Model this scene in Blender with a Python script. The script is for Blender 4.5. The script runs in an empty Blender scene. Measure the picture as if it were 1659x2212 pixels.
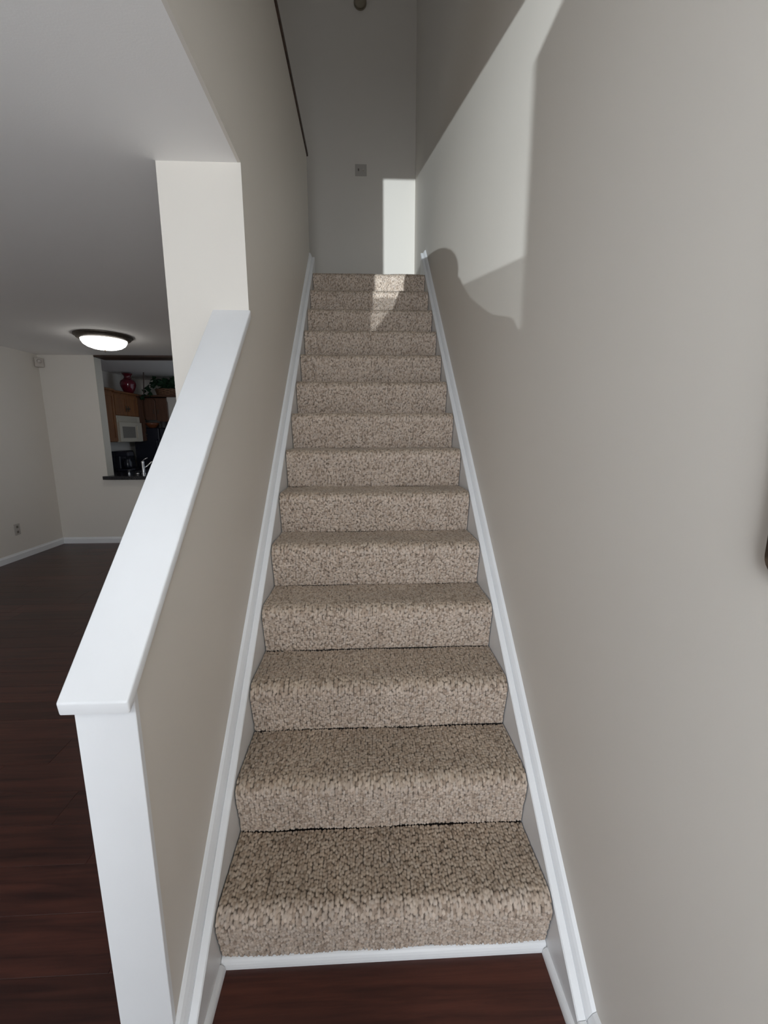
import bpy, bmesh, math, random
import numpy as np
from mathutils import Matrix, Vector

random.seed(7)
rng = np.random.default_rng(11)
SC = bpy.context.scene
COL = SC.collection

# ------------------------------------------------------------------ camera
cam_d = bpy.data.cameras.new('camera')
cam_d.sensor_fit = 'HORIZONTAL'
cam_d.sensor_width = 36.0
cam_d.lens = 910.844 / 1659.0 * 36.0
cam_d.clip_start = 0.02
cam = bpy.data.objects.new('camera', cam_d)
COL.objects.link(cam)
PITCH, YAW, ROLL = math.radians(10.354), math.radians(2.480), math.radians(-0.133)
fw = Vector((math.sin(YAW) * math.cos(PITCH), math.cos(YAW) * math.cos(PITCH), -math.sin(PITCH)))
rt = fw.cross(Vector((0, 0, 1))).normalized()
up = rt.cross(fw)
r2 = rt * math.cos(ROLL) + up * math.sin(ROLL)
u2 = -rt * math.sin(ROLL) + up * math.cos(ROLL)
CAM = Vector((-0.0441, -0.945, 1.4392))
M = Matrix((r2, u2, -fw)).transposed().to_4x4()
M.translation = CAM
cam.matrix_world = M
SC.camera = cam

# ------------------------------------------------------------------ world, daylight, exposure
world = bpy.data.worlds.new('daylight_sky')
SC.world = world
world.use_nodes = True
wn = world.node_tree.nodes['Background']
wn.inputs[0].default_value = (0.75, 0.86, 1.0, 1)
wn.inputs[1].default_value = 0.6

cy_ = SC.cycles
cy_.max_bounces = 10
cy_.diffuse_bounces = 6
cy_.use_adaptive_sampling = True
cy_.adaptive_threshold = 0.035
cy_.glossy_bounces = 3
cy_.transmission_bounces = 3
cy_.transparent_max_bounces = 6
cy_.caustics_reflective = False
cy_.caustics_refractive = False
cy_.sample_clamp_indirect = 8.0

vs = SC.view_settings
vs.view_transform = 'Standard'
vs.look = 'None'
vs.exposure = -0.06
vs.gamma = 1.0
vs.use_curve_mapping = False


def area_light(name, loc, direction, sx, sy, power, colour):
    d = bpy.data.lights.new(name, 'AREA')
    d.shape = 'RECTANGLE'
    d.size, d.size_y = sx, sy
    d.energy = power
    d.color = colour
    o = bpy.data.objects.new(name, d)
    COL.objects.link(o)
    o.location = loc
    o.rotation_euler = Vector(direction).to_track_quat('-Z', 'Z').to_euler()
    return o


YFRONT = -2.30          # inside face of the front wall (behind the camera)
# daylight entering by the living room window, the added entry side window and the glazed door
area_light('daylight_living_window', (-2.45, YFRONT + 0.03, 1.15), (0, 1, 0), 2.2, 1.6, 13, (0.88, 0.94, 1.0))
area_light('added_entry_fill', (-0.83, YFRONT + 0.03, 1.28), (0, 1, 0), 0.34, 1.65, 4.5, (0.88, 0.94, 1.0))  # added fill beside the door for more diffuse light
area_light('daylight_door', (-0.07, YFRONT + 0.03, 0.95), (0, 1, 0), 0.80, 1.60, 40, (0.88, 0.94, 1.0))

area_light('added_stair_fill', (-0.07, YFRONT + 0.03, 2.26), (0, 1, 0), 0.86, 0.26, 36, (0.88, 0.94, 1.0))  # added fill over the door, reaching the stairs above the person's head

area_light('added_hall_fill', (-2.56, 2.30, 4.25), (1, 0, 0), 0.9, 1.1, 4, (0.90, 0.95, 1.0))  # added fill that lifts the far wall and upper stairwell

# sunlight thrown back up into the house by glass out on the drive: a small low source
SRC = Vector((-0.75, -5.10, 0.73))
sd = bpy.data.lights.new('sun_glint', 'SPOT')
sd.energy = 3700
sd.color = (0.86, 0.95, 1.0)
sd.shadow_soft_size = 0.007
sd.spot_size = math.radians(13.4)
sd.spot_blend = 0.0
so = bpy.data.objects.new('sun_glint', sd)
COL.objects.link(so)
so.location = SRC
so.rotation_euler = Vector((math.tan(math.radians(9.6)), 1.0, math.tan(math.radians(16.8)))).to_track_quat('-Z', 'Z').to_euler()

# ------------------------------------------------------------------ dimensions
R, T, W, TS = 0.19450, 0.21377, 0.9073, 0.04463      # riser, run, clear width, skirt thickness
S = R / T
XL, XR = -(W / 2 + TS), W / 2 + TS
ZC = 2.44                # ground floor ceiling
ZU = 14 * R              # upper floor level
YN, YW = -0.185, 0.858   # front end of half wall, start of full wall
YE = 2.965               # far end of the stair wall
YF = 3.935               # far wall on the landing
ZTOP = 3.675             # top of guard wall upstairs
ZROOF = 5.75
XK, YK = -4.1516, 4.802  # living room left wall, kitchen pass-through wall
YKB = 7.28               # kitchen back wall
HW = 0.115               # half wall thickness

# ------------------------------------------------------------------ helpers
WORLD_ORIGIN = {}


def tag(o, label=None, cat=None, group=None, kind=None):
    if label: o['label'] = label
    if cat: o['category'] = cat
    if group: o['group'] = group
    if kind: o['kind'] = kind
    return o


def empty(name, loc, label, cat, group=None, kind=None):
    o = bpy.data.objects.new(name, None)
    o.empty_display_size = 0.05
    COL.objects.link(o)
    o.location = loc
    WORLD_ORIGIN[o.name] = Vector(loc)
    return tag(o, label, cat, group, kind)


def mk(name, vf, mat, parent=None, smooth=False, label=None, cat=None, group=None, kind=None, auto=None):
    """link (verts, faces) given in world space as ONE mesh object, origin at its base centre"""
    v, f = vf
    v = np.asarray(v, dtype=float).reshape(-1, 3)
    lo, hi = v.min(0), v.max(0)
    org = Vector(((lo[0] + hi[0]) / 2, (lo[1] + hi[1]) / 2, lo[2]))
    me = bpy.data.meshes.new(name)
    me.from_pydata([tuple(p) for p in (v - np.array(org))], [], [tuple(q) for q in f])
    me.update()
    bm = bmesh.new(); bm.from_mesh(me)
    bmesh.ops.recalc_face_normals(bm, faces=bm.faces)
    bm.to_mesh(me); bm.free()
    if mat: me.materials.append(mat)
    if smooth:
        me.polygons.foreach_set('use_smooth', [True] * len(me.polygons))
        if auto:
            try: me.set_sharp_from_angle(angle=math.radians(auto))
            except Exception: pass
    o = bpy.data.objects.new(name, me)
    COL.objects.link(o)
    if parent is not None:
        o.parent = parent
        o.location = org - WORLD_ORIGIN[parent.name]
    else:
        o.location = org
    WORLD_ORIGIN[o.name] = org
    return tag(o, label, cat, group, kind)


def join(*parts):
    V, F, n = [], [], 0
    for v, f in parts:
        v = list(map(tuple, v))
        V += v
        F += [tuple(i + n for i in q) for q in f]
        n += len(v)
    return V, F


def from_bm(bm):
    bm.verts.ensure_lookup_table()
    for i, v in enumerate(bm.verts): v.index = i
    out = ([tuple(v.co) for v in bm.verts], [tuple(v.index for v in f.verts) for f in bm.faces])
    bm.free()
    return out


def box(x0, x1, y0, y1, z0, z1, bev=0.0, seg=1):
    bm = bmesh.new()
    vs_ = [bm.verts.new((x, y, z)) for z in (z0, z1) for y in (y0, y1) for x in (x0, x1)]
    for q in ((0, 2, 3, 1), (4, 5, 7, 6), (0, 1, 5, 4), (2, 6, 7, 3), (0, 4, 6, 2), (1, 3, 7, 5)):
        bm.faces.new([vs_[i] for i in q])
    if bev > 0:
        bmesh.ops.bevel(bm, geom=list(bm.edges), offset=bev, segments=seg, profile=0.5, affect='EDGES')
    return from_bm(bm)


def prism(poly, axis, a, b, bev=0.0, seg=2):
    """extrude a polygon (2D list) along axis from a to b. axis 0: poly=(y,z); 1: (x,z); 2: (x,y)"""
    def p3(q, h):
        return {0: (h, q[0], q[1]), 1: (q[0], h, q[1]), 2: (q[0], q[1], h)}[axis]
    bm = bmesh.new()
    A = [bm.verts.new(p3(q, a)) for q in poly]
    B = [bm.verts.new(p3(q, b)) for q in poly]
    bm.faces.new(A); bm.faces.new(B[::-1])
    n = len(poly)
    for i in range(n):
        bm.faces.new([A[i], B[i], B[(i + 1) % n], A[(i + 1) % n]])
    bmesh.ops.recalc_face_normals(bm, faces=bm.faces)
    if bev > 0:
        bmesh.ops.bevel(bm, geom=list(bm.edges), offset=bev, segments=seg, profile=0.5, affect='EDGES')
    return from_bm(bm)


def lathe(profile, c, n=32, axis='Z', caps=True):
    """revolve [(r, h)] about an axis through c"""
    V, F = [], []
    for r, h in profile:
        for k in range(n):
            a = 2 * math.pi * k / n
            x, y = r * math.cos(a), r * math.sin(a)
            p = {'Z': (x, y, h), 'Y': (x, h, y), 'X': (h, x, y)}[axis]
            V.append((c[0] + p[0], c[1] + p[1], c[2] + p[2]))
    m = len(profile)
    for i in range(m - 1):
        for k in range(n):
            F.append((i * n + k, i * n + (k + 1) % n, (i + 1) * n + (k + 1) % n, (i + 1) * n + k))
    if caps:
        F.append(tuple(range(n))[::-1])
        F.append(tuple((m - 1) * n + k for k in range(n)))
    return V, F


def tube(pts, rad, n=10, caps=True):
    pts = [Vector(p) for p in pts]
    rads = rad if isinstance(rad, (list, tuple)) else [rad] * len(pts)
    V, F = [], []
    prev = None
    for i, p in enumerate(pts):
        d = (pts[min(i + 1, len(pts) - 1)] - pts[max(i - 1, 0)]).normalized()
        if prev is None:
            a = d.orthogonal().normalized()
        else:
            a = (prev - d * prev.dot(d)).normalized()
        prev = a
        b = d.cross(a)
        for k in range(n):
            t = 2 * math.pi * k / n
            V.append(tuple(p + (a * math.cos(t) + b * math.sin(t)) * rads[i]))
    for i in range(len(pts) - 1):
        for k in range(n):
            F.append((i * n + k, i * n + (k + 1) % n, (i + 1) * n + (k + 1) % n, (i + 1) * n + k))
    if caps:
        F.append(tuple(range(n))[::-1])
        F.append(tuple((len(pts) - 1) * n + k for k in range(n)))
    return V, F


# ------------------------------------------------------------------ materials
def new_mat(name):
    m = bpy.data.materials.new(name)
    m.use_nodes = True
    nt = m.node_tree
    return m, nt, nt.nodes['Principled BSDF']


def plain(name, col, rough=0.5, metal=0.0, spec=0.5, bump=0.0, bscale=300.0, var=0.0, vscale=3.0, coat=0.0):
    m, nt, b = new_mat(name)
    b.inputs['Base Color'].default_value = (*col, 1)
    b.inputs['Roughness'].default_value = rough
    b.inputs['Metallic'].default_value = metal
    b.inputs['Specular IOR Level'].default_value = spec
    b.inputs['Coat Weight'].default_value = coat
    tc = nt.nodes.new('ShaderNodeTexCoord')
    if var > 0:
        n = nt.nodes.new('ShaderNodeTexNoise')
        n.inputs['Scale'].default_value = vscale
        n.inputs['Detail'].default_value = 4
        nt.links.new(tc.outputs['Object'], n.inputs['Vector'])
        r = nt.nodes.new('ShaderNodeValToRGB')
        r.color_ramp.elements[0].position = 0.3
        r.color_ramp.elements[1].position = 0.7
        r.color_ramp.elements[0].color = (*[c * (1 - var) for c in col], 1)
        r.color_ramp.elements[1].color = (*[min(1, c * (1 + var)) for c in col], 1)
        nt.links.new(n.outputs['Fac'], r.inputs['Fac'])
        nt.links.new(r.outputs['Color'], b.inputs['Base Color'])
    if bump > 0:
        n = nt.nodes.new('ShaderNodeTexNoise')
        n.inputs['Scale'].default_value = bscale
        n.inputs['Detail'].default_value = 3
        nt.links.new(tc.outputs['Object'], n.inputs['Vector'])
        bp = nt.nodes.new('ShaderNodeBump')
        bp.inputs['Strength'].default_value = bump
        bp.inputs['Distance'].default_value = 0.002
        nt.links.new(n.outputs['Fac'], bp.inputs['Height'])
        nt.links.new(bp.outputs['Normal'], b.inputs['Normal'])
    return m


def wood(name, dark, light, scale=(1.2, 22.0, 22.0), rough=0.4, rand=0.0, coat=0.0, bump=0.05):
    m, nt, b = new_mat(name)
    tc = nt.nodes.new('ShaderNodeTexCoord')
    mp = nt.nodes.new('ShaderNodeMapping')
    mp.inputs['Scale'].default_value = scale
    oi = nt.nodes.new('ShaderNodeObjectInfo')
    add = nt.nodes.new('ShaderNodeVectorMath')
    add.operation = 'ADD'
    sc = nt.nodes.new('ShaderNodeVectorMath')
    sc.operation = 'SCALE'
    cmb = nt.nodes.new('ShaderNodeCombineXYZ')
    for i in range(3): nt.links.new(oi.outputs['Random'], cmb.inputs[i])
    nt.links.new(cmb.outputs[0], sc.inputs[0])
    sc.inputs['Scale'].default_value = 37.0
    nt.links.new(tc.outputs['Object'], add.inputs[0])
    nt.links.new(sc.outputs[0], add.inputs[1])
    nt.links.new(add.outputs[0], mp.inputs['Vector'])
    n = nt.nodes.new('ShaderNodeTexNoise')
    n.inputs['Scale'].default_value = 1.6
    n.inputs['Detail'].default_value = 7
    n.inputs['Roughness'].default_value = 0.62
    n.inputs['Distortion'].default_value = 0.5
    nt.links.new(mp.outputs[0], n.inputs['Vector'])
    r = nt.nodes.new('ShaderNodeValToRGB')
    r.color_ramp.elements[0].position = 0.32
    r.color_ramp.elements[1].position = 0.70
    r.color_ramp.elements[0].color = (*dark, 1)
    r.color_ramp.elements[1].color = (*light, 1)
    nt.links.new(n.outputs['Fac'], r.inputs['Fac'])
    hs = nt.nodes.new('ShaderNodeHueSaturation')
    mr = nt.nodes.new('ShaderNodeMapRange')
    mr.inputs['To Min'].default_value = 1 - rand
    mr.inputs['To Max'].default_value = 1 + rand
    nt.links.new(oi.outputs['Random'], mr.inputs['Value'])
    nt.links.new(mr.outputs[0], hs.inputs['Value'])
    nt.links.new(r.outputs['Color'], hs.inputs['Color'])
    nt.links.new(hs.outputs['Color'], b.inputs['Base Color'])
    b.inputs['Roughness'].default_value = rough
    b.inputs['Coat Weight'].default_value = coat
    b.inputs['Coat Roughness'].default_value = 0.25
    if bump > 0:
        bp = nt.nodes.new('ShaderNodeBump')
        bp.inputs['Strength'].default_value = bump
        bp.inputs['Distance'].default_value = 0.001
        nt.links.new(n.outputs['Fac'], bp.inputs['Height'])
        nt.links.new(bp.outputs['Normal'], b.inputs['Normal'])
    return m


M_wall = plain('greige_wall_paint', (0.70, 0.658, 0.600), 0.55, spec=0.35, bump=0.05, bscale=240, var=0.012, vscale=1.3)
M_white = plain('white_trim_paint', (0.76, 0.765, 0.775), 0.38, bump=0.03, bscale=120, var=0.015, vscale=6)
M_ceil = plain('ceiling_paint', (0.90, 0.885, 0.87), 0.8, spec=0.2, bump=0.12, bscale=160)
M_floor = wood('dark_hardwood', (0.024, 0.0070, 0.0055), (0.082, 0.0245, 0.0160), rough=0.34, rand=0.28, bump=0.05)
M_gap = plain('floor_gap', (0.006, 0.003, 0.003), 0.9)
M_darkwood = wood('dark_wood_cap', (0.030, 0.015, 0.010), (0.075, 0.040, 0.026), rough=0.5)
M_frame = wood('brown_frame_wood', (0.055, 0.036, 0.022), (0.120, 0.082, 0.050), scale=(14, 14, 2), rough=0.45)
M_oak = wood('orange_oak', (0.155, 0.060, 0.022), (0.270, 0.115, 0.042), scale=(14, 14, 1.6), rough=0.42, rand=0.06)
M_oakdark = wood('brown_oak', (0.080, 0.034, 0.020), (0.130, 0.060, 0.034), scale=(14, 14, 1.6), rough=0.42)
M_black = plain('black_stone', (0.014, 0.014, 0.017), 0.22, var=0.3, vscale=120)
M_blackgloss = plain('black_enamel', (0.010, 0.011, 0.018), 0.25)
M_navy = plain('black_appliance', (0.009, 0.010, 0.020), 0.45)
M_mw = plain('cream_appliance', (0.50, 0.455, 0.375), 0.4)
M_mwglass = plain('microwave_window', (0.20, 0.185, 0.16), 0.25)
M_plate = plain('grey_plate', (0.43, 0.40, 0.365), 0.45)
M_slot = plain('plate_slot', (0.16, 0.14, 0.12), 0.6)
M_chrome = plain('chrome', (0.75, 0.75, 0.76), 0.16, metal=1.0)
M_bronze = plain('bronze_ring', (0.085, 0.070, 0.055), 0.42, metal=0.6, var=0.25, vscale=60)
M_red = plain('red_glaze', (0.115, 0.008, 0.018), 0.12, coat=0.6)
M_leaf = plain('ivy_leaf', (0.016, 0.045, 0.020), 0.45, var=0.35, vscale=9)
M_basket = plain('wicker', (0.20, 0.105, 0.060), 0.7, var=0.25, vscale=30)
M_sensor = plain('sensor_plastic', (0.50, 0.45, 0.40), 0.5)
M_det = plain('detector_plastic', (0.26, 0.225, 0.165), 0.6)
M_cord = plain('cord_brown', (0.055, 0.030, 0.026), 0.7)
M_skin = plain('skin', (0.46, 0.28, 0.20), 0.5)
M_hair = plain('dark_hair', (0.03, 0.02, 0.015), 0.6)
M_cloth = plain('grey_sweater', (0.12, 0.125, 0.14), 0.9, bump=0.2, bscale=220)
M_jeans = plain('blue_jeans', (0.04, 0.06, 0.11), 0.9, bump=0.15, bscale=300)


def glow(name, col, strength):
    m, nt, b = new_mat(name)
    b.inputs['Base Color'].default_value = (*col, 1)
    b.inputs['Emission Color'].default_value = (*col, 1)
    b.inputs['Emission Strength'].default_value = strength
    return m


M_lamp = glow('lit_lamp_glass', (1.0, 0.97, 0.92), 7.0)


def pane_mat(name, transp, col):
    m, nt, b = new_mat(name)
    b.inputs['Base Color'].default_value = (*col, 1)
    b.inputs['Roughness'].default_value = 0.1
    tr = nt.nodes.new('ShaderNodeBsdfTransparent')
    mx = nt.nodes.new('ShaderNodeMixShader')
    mx.inputs[0].default_value = transp
    nt.links.new(b.outputs[0], mx.inputs[1])
    nt.links.new(tr.outputs[0], mx.inputs[2])
    nt.links.new(mx.outputs[0], nt.nodes['Material Output'].inputs[0])
    return m


M_glass = pane_mat('window_glass', 0.95, (0.9, 0.95, 0.95))
M_screen = pane_mat('insect_screen', 0.55, (0.05, 0.05, 0.05))

# carpet: tuft colours come from an attribute on the real loop geometry
M_carpet, nt, b = new_mat('berber_carpet')
at = nt.nodes.new('ShaderNodeAttribute')
at.attribute_name = 'tuft_colour'
nt.links.new(at.outputs['Color'], b.inputs['Base Color'])
b.inputs['Roughness'].default_value = 0.95
b.inputs['Specular IOR Level'].default_value = 0.15
b.inputs['Sheen Weight'].default_value = 0.12
M_backing = plain('carpet_backing', (0.035, 0.028, 0.024), 0.95)

# ================================================================== SETTING
K = 'structure'
# ---- floor with separate planks
floor = mk('floor', box(XK - 0.1, XR + 0.1, YFRONT - 0.3, YK + 0.02, -0.12, -0.004), M_gap,
           label='dark reddish-brown hardwood floor of the living room and entry', cat='floor', kind=K)
PW = 0.1553
y = -0.010 - 15 * PW
row = 0
while y < YK:
    y1 = min(y + PW, YK)
    # keep one plank row exactly in front of the bottom riser
    xmax = XR if y1 < 0.0 + PW else XL - HW + 0.02
    x = XK - random.random() * 1.1
    while x < xmax:
        ln = random.uniform(0.75, 1.75)
        a, b_ = max(x, XK), min(x + ln, xmax)
        if y < -0.4: b_ = min(max(x, XK) + 2.4, xmax); ln = b_ - x
        if abs(y + PW + 0.010) < 0.01:           # the row before the bottom step: joints hidden by the half wall
            b_ = -0.56 if a < -0.57 else xmax
            ln = b_ - x
        if b_ - a > 0.02:
            mk('plank', box(a + 0.0004, b_ - 0.0004, y + 0.0004, y1 - 0.0004, -0.004, random.uniform(-0.0003, 0.0003), 0.0005), M_floor, floor)
        x += ln
    y = y1
    row += 1

# ---- right wall, far wall
mk('wall_right', box(XR, XR + 0.15, YFRONT, YF + 0.15, -0.12, ZROOF), M_wall,
   label='tall greige painted wall along the right of the stairs', cat='wall', kind=K)
mk('wall_far', join(box(XL, XR, YF, YF + 0.15, 2.30, ZROOF), box(-2.6, XL, YF, YF + 0.15, ZC + 0.2, ZROOF)), M_wall,
   label='dim greige wall facing the top of the stairs', cat='wall', kind=K)

# ---- wall left of the stairs: full-height block beyond the half wall
mk('wall_stair', join(box(-0.81, XL, YW, YK, 0.0, ZC)), M_wall,
   label='greige wall end beside the stairs where the half wall stops', cat='wall', kind=K)
mk('wall_guard', join(box(XL - HW, XL, -1.6, YE, ZC + 0.2, ZTOP), box(XL - 0.012, XL, -1.6, YF, ZC, ZC + 0.2)), M_wall,
   label='greige guard wall rising above the living room ceiling edge', cat='wall', kind=K)
mk('trim_guard_cap', box(XL - HW - 0.015, XL + 0.012, -1.6, YE + 0.022, ZTOP, ZTOP + 0.028, 0.006, 2), M_darkwood,
   label='thin dark wooden cap along the top of the guard wall', cat='trim', kind=K)

# ---- half wall with white end board and sloped white cap
CZ = lambda yy: 1.925 + S * (yy - YW)       # upper surface of the cap
th = 0.036                                   # cap thickness measured vertically
hw_poly = [(YN + 0.014, 0.0), (YW, 0.0), (YW, CZ(YW) - th), (YN + 0.014, CZ(YN + 0.014) - th)]
mk('wall_half', prism(hw_poly, 0, XL - HW, XL), M_wall,
   label='greige sloping half wall between the stairs and the living room', cat='half wall', kind=K)
mk('trim_half_wall_end', prism([(YN, 0.0), (YN + 0.014, 0.0), (YN + 0.014, CZ(YN + 0.014) - th), (YN, CZ(YN) - th)], 0,
                               XL - HW - 0.001, XL + 0.001, 0.0015, 2), M_white,
   label='white board facing the near end of the half wall', cat='trim', kind=K)


def cap_mesh():
    bm = bmesh.new()
    ya, yb = -0.214, YW
    xin = XL + 0.006
    xa, xb = -0.624, -0.640
    # squared nose at the lower end
    pts = [(xin, ya, CZ(ya)), (xa, ya, CZ(ya)), (xb, yb, CZ(yb)), (xin, yb, CZ(yb)),
           (xin, ya + 0.004, CZ(ya) - 0.028), (xa, ya + 0.004, CZ(ya) - 0.028), (xb, yb, CZ(yb) - th), (xin, yb, CZ(yb) - th)]
    v = [bm.verts.new(p) for p in pts]
    for q in ((0, 1, 2, 3), (7, 6, 5, 4), (0, 4, 5, 1), (1, 5, 6, 2), (2, 6, 7, 3), (3, 7, 4, 0)):
        bm.faces.new([v[i] for i in q])
    bm.edges.ensure_lookup_table()
    bmesh.ops.recalc_face_normals(bm, faces=bm.faces)
    bmesh.ops.bevel(bm, geom=[e for e in bm.edges if not all(abs(w.co.y - yb) < 1e-6 for w in e.verts)], offset=0.004, segments=3, profile=0.5, affect='EDGES')
    return from_bm(bm)


mk('trim_half_wall_cap', cap_mesh(), M_white, smooth=True, auto=40,
   label='sloping white cap board on top of the half wall', cat='trim', kind=K)

# ---- living room shell
mk('wall_left', box(XK - 0.15, XK, YFRONT, YKB, -0.12, ZC), M_wall,
   label='shaded greige wall on the far left of the living room', cat='wall', kind=K)
OX0, OX1, OZ0 = -3.467, -2.05, 0.872     # pass-through opening
kw = join(box(XK, OX0, YK, YK + 0.14, 0, ZC), box(OX0, OX1, YK, YK + 0.14, 0, OZ0 - 0.012), box(OX1, XL, YK, YK + 0.14, 0, ZC))
mk('wall_kitchen', kw, M_wall, label='greige wall with the open pass-through into the kitchen', cat='wall', kind=K)
mk('ceiling', box(XK - 0.15, XL - 0.012, YFRONT - 0.15, YKB + 0.1, ZC, ZC + 0.20), M_ceil,
   label='living room ceiling fading darker towards the kitchen', cat='ceiling', kind=K)
mk('ceiling_entry', box(XL - 0.012, XR, YFRONT - 0.15, -1.6, ZC, ZC + 0.20), M_ceil,
   label='entry ceiling behind the viewpoint', cat='ceiling', kind=K)
mk('wall_above_entry', box(XL, XR, -1.72, -1.6, ZC + 0.2, ZROOF), M_wall,
   label='wall above the entry ceiling facing the stairwell', cat='wall', kind=K)
mk('ceiling_upper', box(-2.6, XR + 0.15, -1.72, YF + 0.15, ZROOF, ZROOF + 0.1), M_ceil,
   label='high ceiling over the stairwell', cat='ceiling', kind=K)
mk('wall_hall', box(-2.72, -2.6, -1.72, YF + 0.15, ZC + 0.2, ZROOF), M_wall,
   label='far side wall of the upstairs hall', cat='wall', kind=K)
hwn = empty('added_hall_window', (-2.6, 2.30, 3.68), 'unseen upstairs hall window added across from the stairwell for light', 'window', kind=K)  # frame and pane made up to go with the hall fill
mk('window_frame', join(box(-2.60, -2.575, 1.80, 1.85, 3.66, 4.84), box(-2.60, -2.575, 2.75, 2.80, 3.66, 4.84),
                        box(-2.60, -2.575, 1.85, 2.75, 3.66, 3.70), box(-2.60, -2.575, 1.85, 2.75, 4.80, 4.84)), M_white, hwn)
mk('pane', box(-2.599, -2.595, 1.85, 2.75, 3.70, 4.80), M_glass, hwn)
mk('wall_hall_end', box(-2.6, XL, -1.72, -1.6, ZC + 0.2, ZROOF), M_wall,
   label='near end wall of the upstairs hall', cat='wall', kind=K)
mk('floor_upper', join(box(XL + 0.001, XR - 0.001, 14 * T - 0.004, YF, ZU - 0.25, ZU - 0.004), box(-2.6, XL - HW, -1.6, YF, ZC + 0.201, ZU - 0.004), box(XL - HW, XL, YE, YF, ZC + 0.201, ZU - 0.004)), M_backing,
   label='carpeted upstairs hall floor', cat='floor', kind=K)

# ---- front wall behind the camera, with living window, added entry side window and glazed door
FX0, FX1 = XK - 0.15, XR + 0.15
ya, yb = YFRONT - 0.15, YFRONT


def wallcols(openings):
    """full height wall between FX0 and FX1 minus rectangular openings (x0,x1,z0,z1), sorted"""
    out, x = [], FX0
    for (a, b2, z0, z1) in openings:
        out.append(box(x, a, ya, yb, -0.12, ZC))
        if z0 > -0.12: out.append(box(a, b2, ya, yb, -0.12, z0))
        out.append(box(a, b2, ya, yb, z1, ZC))
        x = b2
    out.append(box(x, FX1, ya, yb, -0.12, ZC))
    return join(*out)


LW = (-3.60, -1.30, 0.30, 2.00)
EW = (-1.04, -0.62, 0.40, 2.15)
DR = (-0.54, 0.40, 0.0, 2.40)
mk('wall_front', wallcols([LW, EW, DR]), M_wall, label='front wall of the house behind the viewpoint', cat='wall', kind=K)


def window(name, rect, nx, label):
    a, b2, z0, z1 = rect
    e = empty(name, ((a + b2) / 2, YFRONT - 0.08, z0), label, 'window', kind=K)
    w = 0.045
    mk('window_frame', join(box(a, a + w, ya + 0.03, yb + 0.012, z0, z1), box(b2 - w, b2, ya + 0.03, yb + 0.012, z0, z1),
                            box(a + w, b2 - w, ya + 0.03, yb + 0.012, z0, z0 + w), box(a + w, b2 - w, ya + 0.03, yb + 0.012, z1 - w, z1)), M_white, e)
    mk('window_sill', box(a - 0.05, b2 + 0.05, yb, yb + 0.07, z0 - 0.025, z0, 0.005), M_white, e)
    for i in range(nx):
        xa = a + w + (b2 - a - 2 * w) * i / nx
        xb = a + w + (b2 - a - 2 * w) * (i + 1) / nx
        mk('pane', box(xa + 0.012, xb - 0.012, ya + 0.07, ya + 0.074, z0 + w, z1 - w), M_glass, e)
        if i: mk('mullion', box(xa - 0.02, xa + 0.02, ya + 0.05, ya + 0.10, z0 + w, z1 - w), M_white, e)


window('window_1', LW, 3, 'wide living room window in the front wall behind the viewpoint')
window('added_side_window', EW, 1, 'unseen narrow side window added next to the front door for light')  # side window made up to go with the entry fill

tw = empty('added_transom', (-0.07, YFRONT - 0.08, 2.06), 'unseen shallow transom window added over the front door for light', 'window', kind=K)  # transom made up to go with the stair fill
mk('window_frame', join(box(DR[0], DR[1], ya + 0.03, yb + 0.012, 2.06, 2.12), box(DR[0], DR[0] + 0.04, ya + 0.03, yb + 0.012, 2.12, 2.40),
                        box(DR[1] - 0.04, DR[1], ya + 0.03, yb + 0.012, 2.12, 2.40)), M_white, tw)
mk('pane', box(DR[0] + 0.04, DR[1] - 0.04, ya + 0.07, ya + 0.074, 2.12, 2.40), M_glass, tw)
# full glass storm door: clear glass above, insect screen below
GX0, GX2, GZ0, GZ2 = -0.47, 0.33, 0.62, 1.752
zS = 1.365
dr = empty('door_1', ((DR[0] + DR[1]) / 2, YFRONT - 0.08, 0.0), 'white glass storm door behind the viewpoint', 'door', kind=K)
dy0, dy1 = YFRONT - 0.045, YFRONT
mk('door_leaf', join(box(DR[0] + 0.005, GX0, dy0, dy1, 0.005, 2.045), box(GX0, GX2, dy0, dy1, GZ2, 2.045), box(GX0, GX2, dy0, dy1, 0.005, GZ0),
                     box(GX2, DR[1] - 0.005, dy0, dy1, 0.005, 2.045)), M_white, dr)
mk('pane', box(GX0, GX2, dy0 + 0.02, dy0 + 0.024, zS, GZ2), M_glass, dr)
mk('insect_screen', box(GX0, GX2, dy0 + 0.02, dy0 + 0.022, GZ0, zS), M_screen, dr)
mk('door_handle', tube([(0.365, dy1, 0.98), (0.365, dy1 + 0.05, 0.98), (0.30, dy1 + 0.055, 0.98)], 0.010), M_chrome, dr)

mk('porch', box(-4.4, 1.6, -4.7, YFRONT - 0.16, -0.30, -0.06), plain('concrete', (0.42, 0.41, 0.39), 0.9, bump=0.3, bscale=60, var=0.06),
   label='concrete porch slab outside the front door', cat='porch', kind=K)
pbx = empty('glint_blocker', (0.21, -2.63, -0.06), 'unseen tall grey box added outside the door to shape the glint beam', 'light blocker')  # unseen blocker, added to cut the near edge of the glint beam
mk('body', box(-0.177, 0.60, -2.75, -2.49, -0.06, 1.54), plain('grey_resin', (0.25, 0.25, 0.25), 0.6), pbx)
mk('lid', box(-0.177, 0.60, -2.76, -2.49, 1.54, 1.583), plain('grey_resin_lid', (0.2, 0.2, 0.2), 0.6), pbx)

# ---- skirt boards up both sides of the stairs
PLI, PLO, PRI, PRO = 0.2259, 0.2620, 0.2144, 0.2408


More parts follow.
